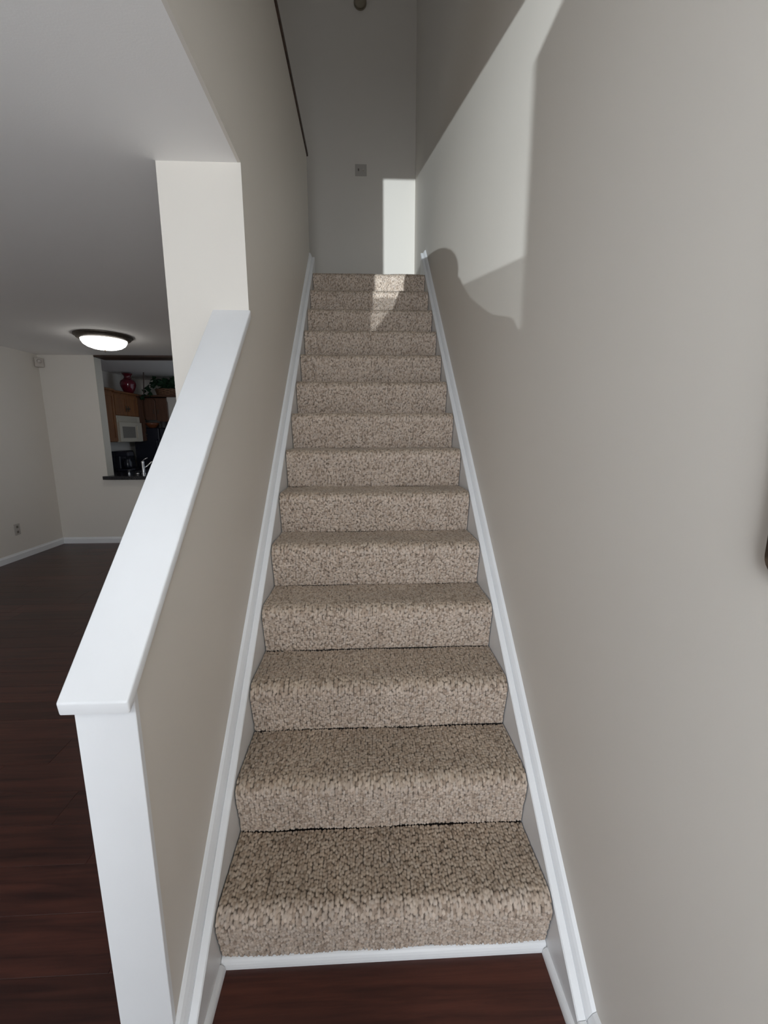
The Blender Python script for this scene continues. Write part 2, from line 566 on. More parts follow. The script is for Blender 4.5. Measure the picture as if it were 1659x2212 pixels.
def skirt(side, hi, ho, y0, y1, zbase):
    """side -1 left, +1 right. Board with a flat top and a small cap moulding against the wall."""
    d = ho - hi
    prof = [(0.0, hi - 0.004), (0.003, hi), (0.0205, hi + 0.001), (0.0225, hi - 0.004), (0.0245, hi + 0.10 * d), (0.029, hi + 0.48 * d),
            (0.035, hi + 0.80 * d), (0.041, ho - 0.002), (TS, ho)]
    ys = [y0, y1]
    V, F = [], []
    n = len(prof) + 2
    for yy in ys:
        V.append((side * (W / 2), yy, max(zbase, S * yy - 0.06)))
        for (o_, h) in prof:
            V.append((side * (W / 2 + o_), yy, h + S * yy))
        V.append((side * (W / 2 + TS), yy, max(zbase, S * yy - 0.06)))
    for i in range(n):
        F.append((i, (i + 1) % n, n + (i + 1) % n, n + i))
    F.append(tuple(range(n)))
    F.append(tuple(range(n, 2 * n)))
    return V, F


def skirt_split(side, hi, ho, y0, y1):
    ysplit = 0.072
    a = skirt(side, hi, ho, y0, ysplit, 0.0)
    b3 = skirt(side, hi, ho, ysplit, y1, 0.0)
    return join(a, b3)


YSK = -0.185                 # where the right skirt turns into the level base board
mk('trim_skirt_left', skirt_split(-1, PLI, PLO, YN + 0.001, YE - 0.012), M_white,
   label='white skirt board climbing the left side of the stairs', cat='skirt board', kind=K)
mk('trim_skirt_right', skirt_split(1, PRI, PRO, YSK, 3.06), M_white,
   label='white skirt board climbing the right side of the stairs', cat='skirt board', kind=K)


def baseboard(x_wall, x_dir, y0, y1, h, thick=0.016):
    """base board on a wall of constant x; x_dir points into the room"""
    p = [(0, 0), (thick, 0), (thick, h * 0.72), (thick * 0.8, h * 0.80), (thick * 0.45, h * 0.86), (thick * 0.35, h * 0.97), (0, h)]
    return prism([(x_wall + x_dir * a, z) for a, z in p], 1, y0, y1)


HB = PRO + S * YSK           # height at which skirt and base board meet
rb = [(0, 0), (TS, 0), (TS, PRI + S * YSK - 0.004), (TS - 0.003, PRI + S * YSK), (0.024, PRI + S * YSK + 0.001), (0.022, PRI + S * YSK - 0.004),
      (0.020, PRI + S * YSK + 0.004), (0.010, HB - 0.006), (0, HB)]
mk('baseboard_right', prism([(XR - a, z) for a, z in rb], 1, -2.3, YSK - 0.0012), M_white,
   label='white base board on the right wall in front of the stairs', cat='base board', kind=K)


def quarter(axis, a, b4, c, sgn, r=0.018, zr=None):
    """quarter-round shoe moulding; c is the wall position, sgn into room"""
    zr = zr or r
    P = [(c, 0.0)] + [(c + sgn * r * math.cos(t), zr * math.sin(t)) for t in np.linspace(0, math.pi / 2, 7)]
    if axis == 0: return prism(P, 0, a, b4)
    return prism(P, 1, a, b4)


mk('trim_shoe_riser', quarter(0, -W / 2 + 0.001, W / 2 - 0.001, -0.001, -1, 0.017, 0.028), M_white,
   label='white shoe moulding along the foot of the bottom step', cat='moulding', kind=K)
mk('trim_shoe_left', quarter(1, YN + 0.001, -0.0185, -W / 2, 1, 0.015, 0.020), M_white,
   label='short white shoe moulding at the foot of the left skirt board', cat='moulding', kind=K)
mk('trim_shoe_right', quarter(1, -2.2, -0.0185, W / 2, -1, 0.015, 0.020), M_white,
   label='white shoe moulding at the foot of the right skirt board', cat='moulding', kind=K)

mk('baseboard_left', baseboard(XK, 1, YFRONT, YK, 0.085), M_white,
   label='white base board under the far left living room wall', cat='base board', kind=K)
p = [(0, 0), (0.016, 0), (0.016, 0.061), (0.0128, 0.068), (0.007, 0.073), (0.0056, 0.082), (0, 0.085)]
mk('baseboard_back', prism([(YK - a, z) for a, z in p], 0, XK + 0.017, -0.81), M_white,
   label='white base board under the kitchen pass-through wall', cat='base board', kind=K)

# ================================================================== STAIRCASE
stair = empty('staircase', (0, 0, 0), 'straight staircase covered in brown beige looped carpet', 'staircase')
core = [(0.012, 0.0)]
for k in range(14):
    core.append((k * T + 0.012, (k + 1) * R - 0.012))
    core.append(((k + 1) * T + 0.012, (k + 1) * R - 0.012))
core.append((14 * T + 0.012, 0.0))
mk('step_core', prism(core, 0, -W / 2 + 0.001, W / 2 - 0.001), M_backing, stair)


RT = rng.random((1021, 1021))


def h2(i, j, s):
    """hash of integer arrays to 0..1"""
    return RT[(i.astype(np.int64) + 131 * s) % 1021, (j.astype(np.int64) + 57 * s) % 1021]


def smooth_noise(x, y, s):
    xi, yi = np.floor(x), np.floor(y)
    fx, fy = x - xi, y - yi
    fx = fx * fx * (3 - 2 * fx); fy = fy * fy * (3 - 2 * fy)
    a = h2(xi, yi, s); b5 = h2(xi + 1, yi, s); c = h2(xi, yi + 1, s); d = h2(xi + 1, yi + 1, s)
    return (a * (1 - fx) + b5 * fx) * (1 - fy) + (c * (1 - fx) + d * fx) * fy


PAL = np.array([(0.57, 0.472, 0.392), (0.50, 0.405, 0.327), (0.45, 0.355, 0.282), (0.52, 0.440, 0.375), (0.47, 0.38, 0.310), (0.54, 0.450, 0.376), (0.49, 0.40, 0.33), (0.35, 0.272, 0.213)])


def carpet_step(k, ds):
    # profile of one step: waterfall riser, rounded nosing, tread
    z0 = 0.030 if k == 0 else 0.004
    pts = [(0.0 if k else -0.004, z0)]
    pts += [(-0.006, 0.045), (-0.016, 0.090), (-0.024, 0.125), (-0.029, R - 0.046)]
    rn = 0.035
    for a in np.linspace(math.radians(188), math.radians(90), 9):
        pts.append((0.004 + rn * math.cos(a), R - rn + rn * math.sin(a)))
    end = T - (0.006 if k < 3 else 0.001)
    for q in np.linspace(0.04, end, 6): pts.append((q, R))
    if k == 13: pts[-1] = (T + 0.05, R)
    pts = np.array(pts)
    seg = np.hypot(*np.diff(pts, axis=0).T)
    L = np.concatenate([[0], np.cumsum(seg)])
    nv = int(L[-1] / ds) + 1
    nu = int((W - 0.006) / ds) + 1
    v = np.linspace(0, L[-1], nv)
    py = np.interp(v, L, pts[:, 0]); pz = np.interp(v, L, pts[:, 1])
    # smooth the polyline a little
    for _ in range(int(0.012 / ds)):
        py[1:-1] = (py[:-2] + py[2:] + 2 * py[1:-1]) / 4
        pz[1:-1] = (pz[:-2] + pz[2:] + 2 * pz[1:-1]) / 4
    ty, tz = np.gradient(py), np.gradient(pz)
    ln = np.hypot(ty, tz); ny, nz = -tz / ln, ty / ln
    u = np.linspace(-W / 2 + 0.003, W / 2 - 0.003, nu)
    U, Vv = np.meshgrid(u, v)
    off = k * 3.137
    ca, cb = 0.0078, 0.0112
    gu = U / ca
    col = np.floor(gu)
    best = np.full(U.shape, 9.0); tone = np.zeros(U.shape); tone2 = np.zeros(U.shape)
    gv0 = (Vv + off) / cb
    for di in (-1, 0, 1):
        ci = col + di
        sh = (ci % 2) * 0.5 + h2(ci, ci * 0 + k, 5) * 0.5
        rowi = np.floor(gv0 - sh)
        for dj in (-1, 0, 1):
            rj = rowi + dj
            cu = ci + 0.5 + (h2(ci, rj, 1 + k) - 0.5) * 0.55
            cv = rj + sh + 0.5 + (h2(ci, rj, 2 + k) - 0.5) * 0.6
            d = ((gu - cu) / 0.62) ** 2 + ((gv0 - cv) / 0.66) ** 2
            m = d < best
            best = np.where(m, d, best)
            tone = np.where(m, h2(ci, rj, 3 + k), tone)
            tone2 = np.where(m, h2(ci, rj, 4 + k), tone2)
    h = np.clip(1 - best * 0.95, 0, 1) ** 0.6 * 0.0064
    # slow undulation of the carpet over the step
    h += (smooth_noise(U * 9 + off, Vv * 9, 21) - 0.5) * 0.006
    h[0, :] = 0; h[-1, :] = -0.002
    X = U
    Y = k * T + py[:, None] + ny[:, None] * h
    Z = k * R + pz[:, None] + nz[:, None] * h
    if k == 13: Z = np.where(Vv > L[-1] - 0.002, Z, Z)
    co = np.stack([X, Y, Z], -1).reshape(-1, 3)
    idx = np.minimum((tone * len(PAL)).astype(int), len(PAL) - 1)
    c = PAL[idx] * (0.90 + 0.20 * tone2)[..., None]
    c = c * (0.60 + 0.40 * np.clip(h / 0.0030 + 0.35, 0, 1))[..., None] if False else c
    gap = np.clip((best - 0.62) / 0.45, 0, 1)[..., None]      # shade in the gaps between loops, mixed into the colour
    c = c * (1 - gap) + np.array((0.125, 0.098, 0.078)) * gap
    # traffic soiling on the middle of the treads, patchy
    tread = np.clip((Vv - (R - 0.03)) / 0.03, 0, 1)
    soil = tread * (0.10 + 0.16 * smooth_noise(U * 7 + off, Vv * 7, 8)) + 0.06 * smooth_noise(U * 14, Vv * 14 + off, 9)
    c = c * (1 - soil)[..., None] * (1 - tread[..., None] * np.array([0.0, 0.02, 0.08]))
    c = np.concatenate([c, np.ones(c.shape[:2] + (1,))], -1).reshape(-1, 4)
    me = bpy.data.meshes.new('carpeted_step')
    org = np.array([0, k * T, k * R])
    me.vertices.add(len(co)); me.vertices.foreach_set('co', (co - org).astype(np.float32).ravel())
    i = np.arange(nv - 1)[:, None] * nu + np.arange(nu - 1)[None, :]
    quad = np.stack([i, i + 1, i + nu + 1, i + nu], -1).reshape(-1, 4)
    me.loops.add(quad.size); me.loops.foreach_set('vertex_index', quad.ravel().astype(np.int32))
    me.polygons.add(len(quad))
    me.polygons.foreach_set('loop_start', (np.arange(len(quad)) * 4).astype(np.int32))
    me.polygons.foreach_set('loop_total', np.full(len(quad), 4, np.int32))
    me.polygons.foreach_set('use_smooth', np.ones(len(quad), bool))
    me.update(calc_edges=True)
    ca_ = me.color_attributes.new('tuft_colour', 'FLOAT_COLOR', 'POINT')
    ca_.data.foreach_set('color', c.astype(np.float32).ravel())
    me.materials.append(M_carpet)
    o = bpy.data.objects.new('carpeted_step', me)
    COL.objects.link(o)
    o.parent = stair
    o.location = tuple(org)


for k in range(14):
    carpet_step(k, 0.0020 if k < 3 else (0.0025 if k < 6 else (0.0031 if k < 9 else 0.0042)))

# ================================================================== THINGS NEAR THE STAIRS
# double switch plate on the far wall
sw = empty('switch_plate', (-0.0615, YF, 4.051), 'square grey double switch plate on the wall facing the stairs', 'switch plate')
mk('plate', box(-0.1205, -0.0025, YF - 0.007, YF, 4.051, 4.157, 0.002, 2), M_plate, sw)
for dx in (-0.025, 0.025):
    mk('toggle', box(-0.0615 + dx - 0.006, -0.0615 + dx + 0.006, YF - 0.016, YF - 0.006, 4.094, 4.114, 0.002), M_slot if dx < 0 else M_sensor, sw)
# round detector high on the far wall
det = empty('smoke_detector', (-0.052, YF, 5.50), 'round dim smoke detector high on the far stairwell wall', 'detector')
mk('base', lathe([(0.062, 0.0), (0.062, -0.012)], (-0.052, YF, 5.53), 28, 'Y'), M_det, det)
mk('cover', lathe([(0.058, -0.012), (0.054, -0.030), (0.038, -0.040), (0.012, -0.042)], (-0.052, YF, 5.53), 28, 'Y'), M_det, det, smooth=True)

# wooden framed mirror on the right wall at the picture's edge
pf = empty('wall_mirror', (XR, -0.62, 1.25), 'brown wooden frame with rounded corner on the right wall at the picture edge', 'mirror')


def rounded_ring(y0, y1, z0, z1, rad, wid, x0, x1):
    def loop(ins, r):
        L_ = []
        for (cy, cz, a0) in ((y1 - rad, z1 - rad, 0), (y0 + rad, z1 - rad, 90), (y0 + rad, z0 + rad, 180), (y1 - rad, z0 + rad, 270)):
            for k_ in range(7):
                a = math.radians(a0 + 15 * k_)
                L_.append((cy + (rad - ins) * math.cos(a), cz + (rad - ins) * math.sin(a)))
        return L_
    sections = [(0.0, x1), (0.0, x0 + 0.006), (0.006, x0), (wid - 0.008, x0 + 0.003), (wid, x0 + 0.010), (wid, x1)]
    V, F = [], []
    n = 28
    for ins, x in sections:
        V += [(x, a, c) for a, c in loop(ins, rad)]
    m = len(sections)
    for i_ in range(m - 1):
        for k_ in range(n):
            F.append((i_ * n + k_, i_ * n + (k_ + 1) % n, (i_ + 1) * n + (k_ + 1) % n, (i_ + 1) * n + k_))
    return V, F


mk('frame', rounded_ring(-0.86, -0.417, 1.250, 1.90, 0.030, 0.05, XR - 0.010, XR - 0.0005), M_frame, pf, smooth=True, auto=50)
mk('mirror_glass', box(XR - 0.012, XR - 0.002, -0.82, -0.452, 1.295, 1.86), plain('mirror_silver', (0.8, 0.8, 0.8), 0.05, metal=1.0), pf)

# ================================================================== LIVING ROOM THINGS
LC = (-2.695, 3.72, ZC)
lt = empty('ceiling_light', LC, 'lit flush dome light with a bronze ring on the living room ceiling', 'ceiling light')
mk('ring', lathe([(0.05, 0.0), (0.262, 0.0), (0.262, -0.012), (0.245, -0.022), (0.240, -0.034), (0.218, -0.046), (0.205, -0.046)], LC, 48), M_bronze, lt, smooth=True, auto=35)
mk('glass_dome', lathe([(0.206, -0.040), (0.202, -0.062), (0.186, -0.088), (0.155, -0.110), (0.11, -0.126), (0.055, -0.134), (0.004, -0.137)], LC, 48), M_lamp, lt, smooth=True)
mk('finial', lathe([(0.003, -0.136), (0.009, -0.142), (0.009, -0.152), (0.003, -0.160)], LC, 14), M_bronze, lt, smooth=True)

ms = empty('motion_sensor', (XK + 0.05, YK - 0.05, 2.29), 'small pale motion sensor in the top corner of the living room', 'sensor')
cx, cy = XK + 0.045, YK - 0.045
mk('housing', prism([(XK + 0.001, YK - 0.065), (XK + 0.02, YK - 0.085), (XK + 0.085, YK - 0.02), (XK + 0.065, YK - 0.001), (XK + 0.001, YK - 0.001)], 2, 2.285, 2.395, 0.005), M_sensor, ms)
mk('lens', lathe([(0.024, -0.01), (0.022, 0.008), (0.015, 0.016), (0.004, 0.02)], (0, 0, 0), 18, 'Z'), plain('sensor_lens', (0.54, 0.49, 0.45), 0.3), ms, smooth=True)
ln_ = [o for o in ms.children if o.name.startswith('lens')][0]
ln_.rotation_euler = Vector((1, -1, -0.3)).to_track_quat('Z', 'Y').to_euler()
ln_.location = Vector((XK + 0.052, YK - 0.052, 2.355)) - WORLD_ORIGIN[ms.name]

ot = empty('wall_outlet', (XK, 4.087, 0.285), 'grey electrical outlet low on the far left wall', 'outlet')
mk('plate', box(XK, XK + 0.006, 4.045, 4.128, 0.29, 0.42, 0.002), M_plate, ot)
for zz in (0.325, 0.385):
    mk('socket', box(XK + 0.005, XK + 0.009, 4.072, 4.102, zz - 0.014, zz + 0.014, 0.002), M_slot, ot)

# ================================================================== KITCHEN
mk('wall_kitchen_back', box(XK, -1.2, YKB, YKB + 0.12, 0, ZC), M_wall, label='grey back wall of the kitchen', cat='wall', kind=K)
mk('floor_kitchen', box(XK, XL, YK + 0.02, YKB, -0.12, 0.0), M_gap, label='dark kitchen floor', cat='floor', kind=K)
mk('trim_pass_head', box(OX0 + 0.0, OX1, YK + 0.001, YK + 0.24, ZC - 0.022, ZC - 0.0005), M_darkwood,
   label='dark wooden lining over the kitchen pass-through', cat='trim', kind=K)
mk('trim_pass_jamb', box(OX0 - 0.0, OX0 + 0.004, YK - 0.001, YK + 0.142, OZ0 + 0.04, ZC - 0.024), plain('jamb_paint', (0.60, 0.57, 0.50), 0.5),
   label='pale jamb at the left of the kitchen pass-through', cat='trim', kind=K)
# counter through the opening
ct = mk('pass_counter', join(box(OX0 - 0.03, OX1 + 0.05, YK - 0.06, YK + 0.0, 0.868, 0.912), box(OX0 + 0.0, OX1, YK, YK + 0.14, 0.868, 0.912),
                             box(OX0 - 0.35, OX1 + 0.05, YK + 0.14, YK + 0.66, 0.868, 0.912)), M_black,
        label='black stone counter running through the kitchen pass-through', cat='counter')
mk('sink_cabinet', box(OX0 - 0.3, OX1, YK + 0.145, YK + 0.62, 0.0, 0.866), M_oak, label='oak base cabinet below the pass-through counter', cat='cabinet')
fa = empty('faucet', (-3.147, 5.10, 0.912), 'chrome kitchen faucet on the black pass-through counter', 'faucet')
mk('body', lathe([(0.028, 0.0), (0.028, 0.012), (0.020, 0.016), (0.019, 0.15), (0.021, 0.165), (0.014, 0.178)], (-3.147, 5.10, 0.912), 20), M_chrome, fa, smooth=True, auto=40)
mk('lever', tube([(-3.145, 5.10, 1.085), (-3.115, 5.10, 1.115), (-3.075, 5.10, 1.134)], [0.010, 0.008, 0.006]), M_chrome, fa, smooth=True)
mk('spout', tube([(-3.145, 5.11, 0.985), (-3.105, 5.14, 1.02), (-3.06, 5.17, 1.07), (-3.02, 5.20, 1.08), (-2.985, 5.22, 1.055), (-2.975, 5.225, 1.03)], 0.013), M_chrome, fa, smooth=True)
sp = empty('soap_dispenser', (-3.348, 5.10, 0.912), 'short chrome soap dispenser left of the faucet', 'soap dispenser')
mk('pump_body', lathe([(0.020, 0.0), (0.020, 0.008), (0.014, 0.012), (0.014, 0.045), (0.017, 0.05), (0.010, 0.056)], (-3.348, 5.10, 0.912), 16), M_chrome, sp, smooth=True, auto=40)
mk('nozzle', tube([(-3.348, 5.10, 0.960), (-3.348, 5.135, 0.962), (-3.348, 5.15, 0.952)], 0.005), M_chrome, sp)
sr = empty('sink_strainer', (-3.21, 5.06, 0.912), 'small chrome air gap cap beside the faucet', 'sink fitting')
mk('cap', lathe([(0.022, 0.0), (0.022, 0.012), (0.014, 0.018), (0.003, 0.020)], (-3.21, 5.06, 0.912), 16), M_chrome, sr, smooth=True)

XC = -3.822         # cabinet fronts


def wall_cabinet(name, y0, y1, z0, z1, ndoor, label, mat, crown=True):
    e = empty(name, ((XK + XC) / 2, (y0 + y1) / 2, z0), label, 'cabinet', 'upper kitchen cabinets')
    mk('body', box(XK + 0.001, XC - 0.02, y0, y1, z0, z1), mat, e)
    w = (y1 - y0) / ndoor
    for i in range(ndoor):
        a, b6 = y0 + i * w + 0.006, y0 + (i + 1) * w - 0.006
        fr = 0.05
        d = mk('door', join(box(XC - 0.02, XC, a, a + fr, z0 + 0.01, z1 - 0.03), box(XC - 0.02, XC, b6 - fr, b6, z0 + 0.01, z1 - 0.03),
                            box(XC - 0.02, XC, a + fr, b6 - fr, z0 + 0.01, z0 + 0.01 + fr), box(XC - 0.02, XC, a + fr, b6 - fr, z1 - 0.03 - fr, z1 - 0.03),
                            box(XC - 0.019, XC - 0.008, a + fr, b6 - fr, z0 + 0.01 + fr, z1 - 0.03 - fr)), mat, e)
        ky = b6 - 0.025 if i % 2 == 0 else a + 0.025
        zk = z0 + 0.11
        mk('handle', join(lathe([(0.012, 0.0), (0.007, 0.012), (0.014, 0.02), (0.010, 0.028)], (XC, ky, zk), 12, 'X'),
                          box(XC, XC + 0.003, ky - 0.012, ky + 0.012, zk - 0.045, zk + 0.045)), M_bronze, d)
    if crown:
        mk('crown', box(XK + 0.001, XC + 0.02, y0, y1, z1 - 0.001, z1 + 0.03, 0.006), mat, e)
    return e


wall_cabinet('wall_cabinet', 5.02, 5.785, 1.345, 2.10, 2, 'tall orange oak wall cabinet nearest the pass-through jamb', M_oak)
wall_cabinet('wall_cabinet', 5.79, 6.455, 1.745, 2.085, 2, 'short orange oak cabinet above the microwave', M_oak)
wall_cabinet('wall_cabinet', 6.46, 6.648, 1.345, 2.085, 1, 'narrow brown oak cabinet between microwave and refrigerator', M_oakdark)

mw = empty('microwave', (XC, 6.12, 1.335), 'cream over-the-range microwave under the oak cabinet', 'microwave')
my0, my1, mz0, mz1 = 5.792, 6.452, 1.338, 1.742
XM = XC + 0.005
mk('case', box(XK + 0.001, XM, my0, my1, mz0, mz1, 0.004), M_mw, mw)
mk('vent_grille', box(XM, XM + 0.008, my0 + 0.015, my1 - 0.10, mz1 - 0.085, mz1 - 0.012, 0.002), plain('cream_grille', (0.42, 0.38, 0.31), 0.5), mw)
dmw = mk('door', box(XM, XM + 0.03, my0 + 0.004, my1 - 0.155, mz0 + 0.005, mz1 - 0.098, 0.004), M_mw, mw)
mk('door_window', box(XM + 0.03, XM + 0.033, my0 + 0.07, my1 - 0.225, mz0 + 0.065, mz1 - 0.165, 0.001), M_mwglass, dmw)
mk('handle', box(XM + 0.03, XM + 0.055, my1 - 0.195, my1 - 0.175, mz0 + 0.05, mz1 - 0.14, 0.004), M_mw, dmw)
mk('control_panel', box(XM, XM + 0.026, my1 - 0.148, my1 - 0.004, mz0 + 0.005, mz1 - 0.098, 0.003), M_mw, mw)

rg = empty('range', (-3.83, 6.12, 0.0), 'black kitchen range with raised control console below the microwave', 'range')
mk('body', box(XK + 0.002, -3.52, 5.80, 6.45, 0.0, 0.905, 0.004), M_blackgloss, rg)
mk('cooktop', box(XK + 0.10, -3.51, 5.795, 6.455, 0.905, 0.922, 0.004), M_blackgloss, rg)
cn = mk('console', prism([(XK + 0.002, 0.905), (XK + 0.12, 0.905), (XK + 0.08, 1.19), (XK + 0.002, 1.19)], 1, 5.80, 6.62, 0.006), M_blackgloss, rg)
for yy in (5.88, 5.98, 6.36, 6.46):
    mk('knob', lathe([(0.022, 0.0), (0.020, 0.022), (0.016, 0.026)], (XK + 0.088, yy, 1.12), 16, 'X'), M_blackgloss, cn, smooth=True, auto=40)
mk('console_glint', box(XK + 0.085, XK + 0.092, 6.14, 6.165, 1.115, 1.135), glow('glint_glow', (0.8, 0.9, 1.0), 3.0), cn)  # highlight on the black console, put in as a small glowing block
mk('oven_handle', tube([(-3.50, 5.86, 0.78), (-3.47, 5.86, 0.78), (-3.47, 6.39, 0.78), (-3.50, 6.39, 0.78)], 0.012), M_blackgloss, rg)
mk('range_counter', box(XK + 0.001, -3.50, 5.46, 5.79, 0.872, 0.912, 0.004), M_black, label='black counter left of the kitchen range', cat='counter')
mk('base_cabinet', box(XK + 0.001, -3.54, 5.47, 5.785, 0.0, 0.87), M_oak, label='oak base cabinet left of the kitchen range', cat='cabinet')
# small black coffee maker on that counter
cf = empty('coffee_maker', (-3.68, 5.62, 0.912), 'black coffee maker on the counter beside the range', 'coffee maker')
mk('base', box(-3.78, -3.58, 5.54, 5.72, 0.912, 0.945, 0.01, 2), M_navy, cf)
mk('tank', box(-3.78, -3.70, 5.55, 5.71, 0.945, 1.17, 0.01, 2), M_navy, cf)
mk('head', box(-3.78, -3.58, 5.545, 5.715, 1.13, 1.20, 0.015, 3), M_navy, cf)
mk('carafe', lathe([(0.05, 0.0), (0.062, 0.03), (0.062, 0.09), (0.045, 0.13), (0.045, 0.15)], (-3.64, 5.63, 0.948), 20), M_blackgloss, cf, smooth=True)

oz = empty('wall_outlet', (XK, 6.70, 0.985), 'pale wall plate next to the black range console', 'outlet')
mk('plate', box(XK, XK + 0.008, 6.64, 6.76, 0.96, 1.17, 0.002), plain('pale_plate', (0.50, 0.47, 0.44), 0.5), oz)
mk('socket', box(XK + 0.007, XK + 0.011, 6.68, 6.72, 1.03, 1.09, 0.002), M_plate, oz)

fr_ = empty('refrigerator', (-3.62, 6.95, 0.0), 'black refrigerator against the kitchen back wall', 'refrigerator')
mk('body', box(-4.05, -3.16, 6.72, YKB - 0.01, 0.0, 1.57, 0.008), M_navy, fr_)
d1 = mk('door', box(-4.05, -3.62, 6.66, 6.718, 0.06, 1.565, 0.012, 2), M_navy, fr_)
mk('handle', tube([(-3.65, 6.66, 0.75), (-3.65, 6.62, 0.77), (-3.65, 6.62, 1.35), (-3.65, 6.66, 1.37)], 0.011), M_navy, d1)
d2 = mk('door', box(-3.61, -3.16, 6.66, 6.718, 0.06, 1.565, 0.012, 2), M_navy, fr_)
mk('handle', tube([(-3.58, 6.66, 0.75), (-3.58, 6.62, 0.77), (-3.58, 6.62, 1.35), (-3.58, 6.66, 1.37)], 0.011), M_navy, d2)

# cabinet above the refrigerator with a shelf board running on to the right
oc = empty('wall_cabinet', (-3.62, 6.9, 1.70), 'dark brown cabinet with arched edge above the refrigerator', 'cabinet', 'upper kitchen cabinets')
mk('body', box(-4.10, -3.45, 6.66, YKB - 0.001, 1.72, 2.07), M_oakdark, oc)
for a, b7 in ((-3.80, -3.625), (-3.615, -3.425)):
    poly = [(a, 1.70), (b7, 1.70), (b7, 2.0)] + [(b7 - 0.06 + 0.06 * math.cos(t), 2.0 + 0.06 * math.sin(t)) for t in np.linspace(0.3, 1.57, 5)] + [(a, 2.06)]
    if b7 == -3.425:
        poly = [(a, 1.68)] + [(b7 - 0.05 + 0.05 * math.cos(t), 1.72 + 0.05 * math.sin(t)) for t in np.linspace(-1.57, 0, 5)] + \
               [(b7 - 0.07 + 0.07 * math.cos(t), 1.99 + 0.07 * math.sin(t)) for t in np.linspace(0, 1.57, 6)] + [(a, 2.06)]
    d = mk('door', prism(poly, 1, 6.63, 6.658, 0.004), M_oakdark, oc)
    kx = b7 - 0.03 if b7 < -3.5 else a + 0.03
    mk('handle', box(kx - 0.006, kx + 0.006, 6.622, 6.63, 1.80, 1.88, 0.002), M_bronze, d)
mk('wall_bulkhead', box(-3.449, -2.3, 6.69, YKB - 0.001, 1.70, 2.084), M_wall,
   label='grey bulkhead beside the brown cabinet above the refrigerator', cat='wall', kind=K)
mk('shelf_board', box(-4.10, -2.90, 6.60, 7.02, 2.085, 2.115, 0.004), M_oakdark,
   label='brown shelf board holding the plant above the refrigerator', cat='shelf')
# odds and ends on top of the refrigerator
bw = mk('serving_bowl', lathe([(0.05, 0.0), (0.055, 0.008), (0.10, 0.045), (0.125, 0.085), (0.120, 0.086), (0.09, 0.045), (0.01, 0.012)], (-3.80, 6.83, 1.571), 24),
        plain('orange_glaze', (0.22, 0.07, 0.03), 0.35), smooth=True, label='orange brown bowl on top of the black refrigerator', cat='bowl')
mk('storage_tin', lathe([(0.055, 0.0), (0.058, 0.006), (0.058, 0.105), (0.061, 0.108), (0.061, 0.125), (0.01, 0.128)], (-3.60, 6.84, 1.571), 22),
   plain('grey_tin', (0.16, 0.15, 0.15), 0.35, metal=0.5), smooth=True, label='small grey tin on top of the black refrigerator', cat='tin')
mk('folded_cloth', join(*[box(-3.49 + 0.004 * i, -3.29 - 0.003 * i, 6.76, 6.93, 1.571 + 0.021 * i, 1.590 + 0.021 * i, 0.008, 2) for i in range(4)]),
   plain('mauve_cloth', (0.20, 0.125, 0.12), 0.9), smooth=True, label='stack of folded mauve cloths on the black refrigerator', cat='cloth')

# red vase on the cabinet above the microwave
vz = empty('vase', (-3.86, 6.22, 2.115), 'glossy dark red vase with flared lip on the oak cabinet', 'vase')
vc = (-3.88, 6.33, 2.116)
mk('body', lathe([(0.050, 0.0), (0.062, 0.006), (0.085, 0.045), (0.112, 0.105), (0.118, 0.150), (0.105, 0.190), (0.070, 0.218), (0.052, 0.232), (0.047, 0.250), (0.056, 0.275),
                  (0.078, 0.300), (0.082, 0.306), (0.074, 0.305), (0.050, 0.275), (0.040, 0.250)], vc, 40), M_red, vz, smooth=True)
mk('neck_ring', lathe([(0.050, 0.226), (0.058, 0.230), (0.058, 0.238), (0.050, 0.242)], vc, 32), M_red, vz, smooth=True)

# ivy in a wicker basket on the shelf board
pb = empty('potted_ivy', (-3.50, 6.80, 2.115), 'dark green ivy in a wicker basket on the kitchen shelf', 'plant')
bc = (-3.47, 6.80, 2.118)
for i in range(6):
    z = 0.010 + i * 0.018
    rr = 0.135 + 0.004 * i
    ring = [(bc[0] + rr * 1.25 * math.cos(t), bc[1] + rr * math.sin(t), bc[2] + z + 0.004 * math.sin(9 * t + i * math.pi)) for t in np.linspace(0, 2 * math.pi, 33)]
    mk('wicker_band', tube(ring, 0.0105, 6, False), M_basket, pb, smooth=True)
mk('soil', lathe([(0.12, 0.0), (0.13, 0.06), (0.05, 0.085)], bc, 20), M_gap, pb)


def leaf(c, d, n, s):
    """ivy leaf: five-lobed blade of real thickness"""
    d = Vector(d).normalized(); n = Vector(n); n = (n - d * n.dot(d)).normalized(); w = d.cross(n)
    out = [(0, 0), (-0.10, 0.30), (0.05, 0.52), (0.38, 0.45), (0.50, 0.30), (1.0, 0.0), (0.50, -0.30), (0.38, -0.45), (0.05, -0.52), (-0.10, -0.30)]
    top = [Vector(c) + d * (a * s) + w * (b8 * s) + n * (0.10 * s * (1 - a * a) - 0.12 * s * abs(b8)) for a, b8 in out]
    bot = [q - n * 0.0015 for q in top]
    V = [tuple(q) for q in top + bot]
    m = len(out)
    F = [tuple(range(m)), tuple(range(2 * m - 1, m - 1, -1))] + [(i, m + i, m + (i + 1) % m, (i + 1) % m) for i in range(m)]
    return V, F


rl = random.Random(5)
stems = []
for i in range(24):
    a = rl.uniform(0, 2 * math.pi)
    reach = rl.uniform(0.10, 0.26)
    topz = rl.uniform(0.14, 0.23)
    pts = []
    for q in np.linspace(0, 1, 6):
        pts.append(Vector((bc[0] + math.cos(a) * reach * q * 1.2, bc[1] + math.sin(a) * reach * q * 0.8, bc[2] + 0.07 + topz * math.sin(q * 2.1) * 0.95)))
    stems.append(pts)
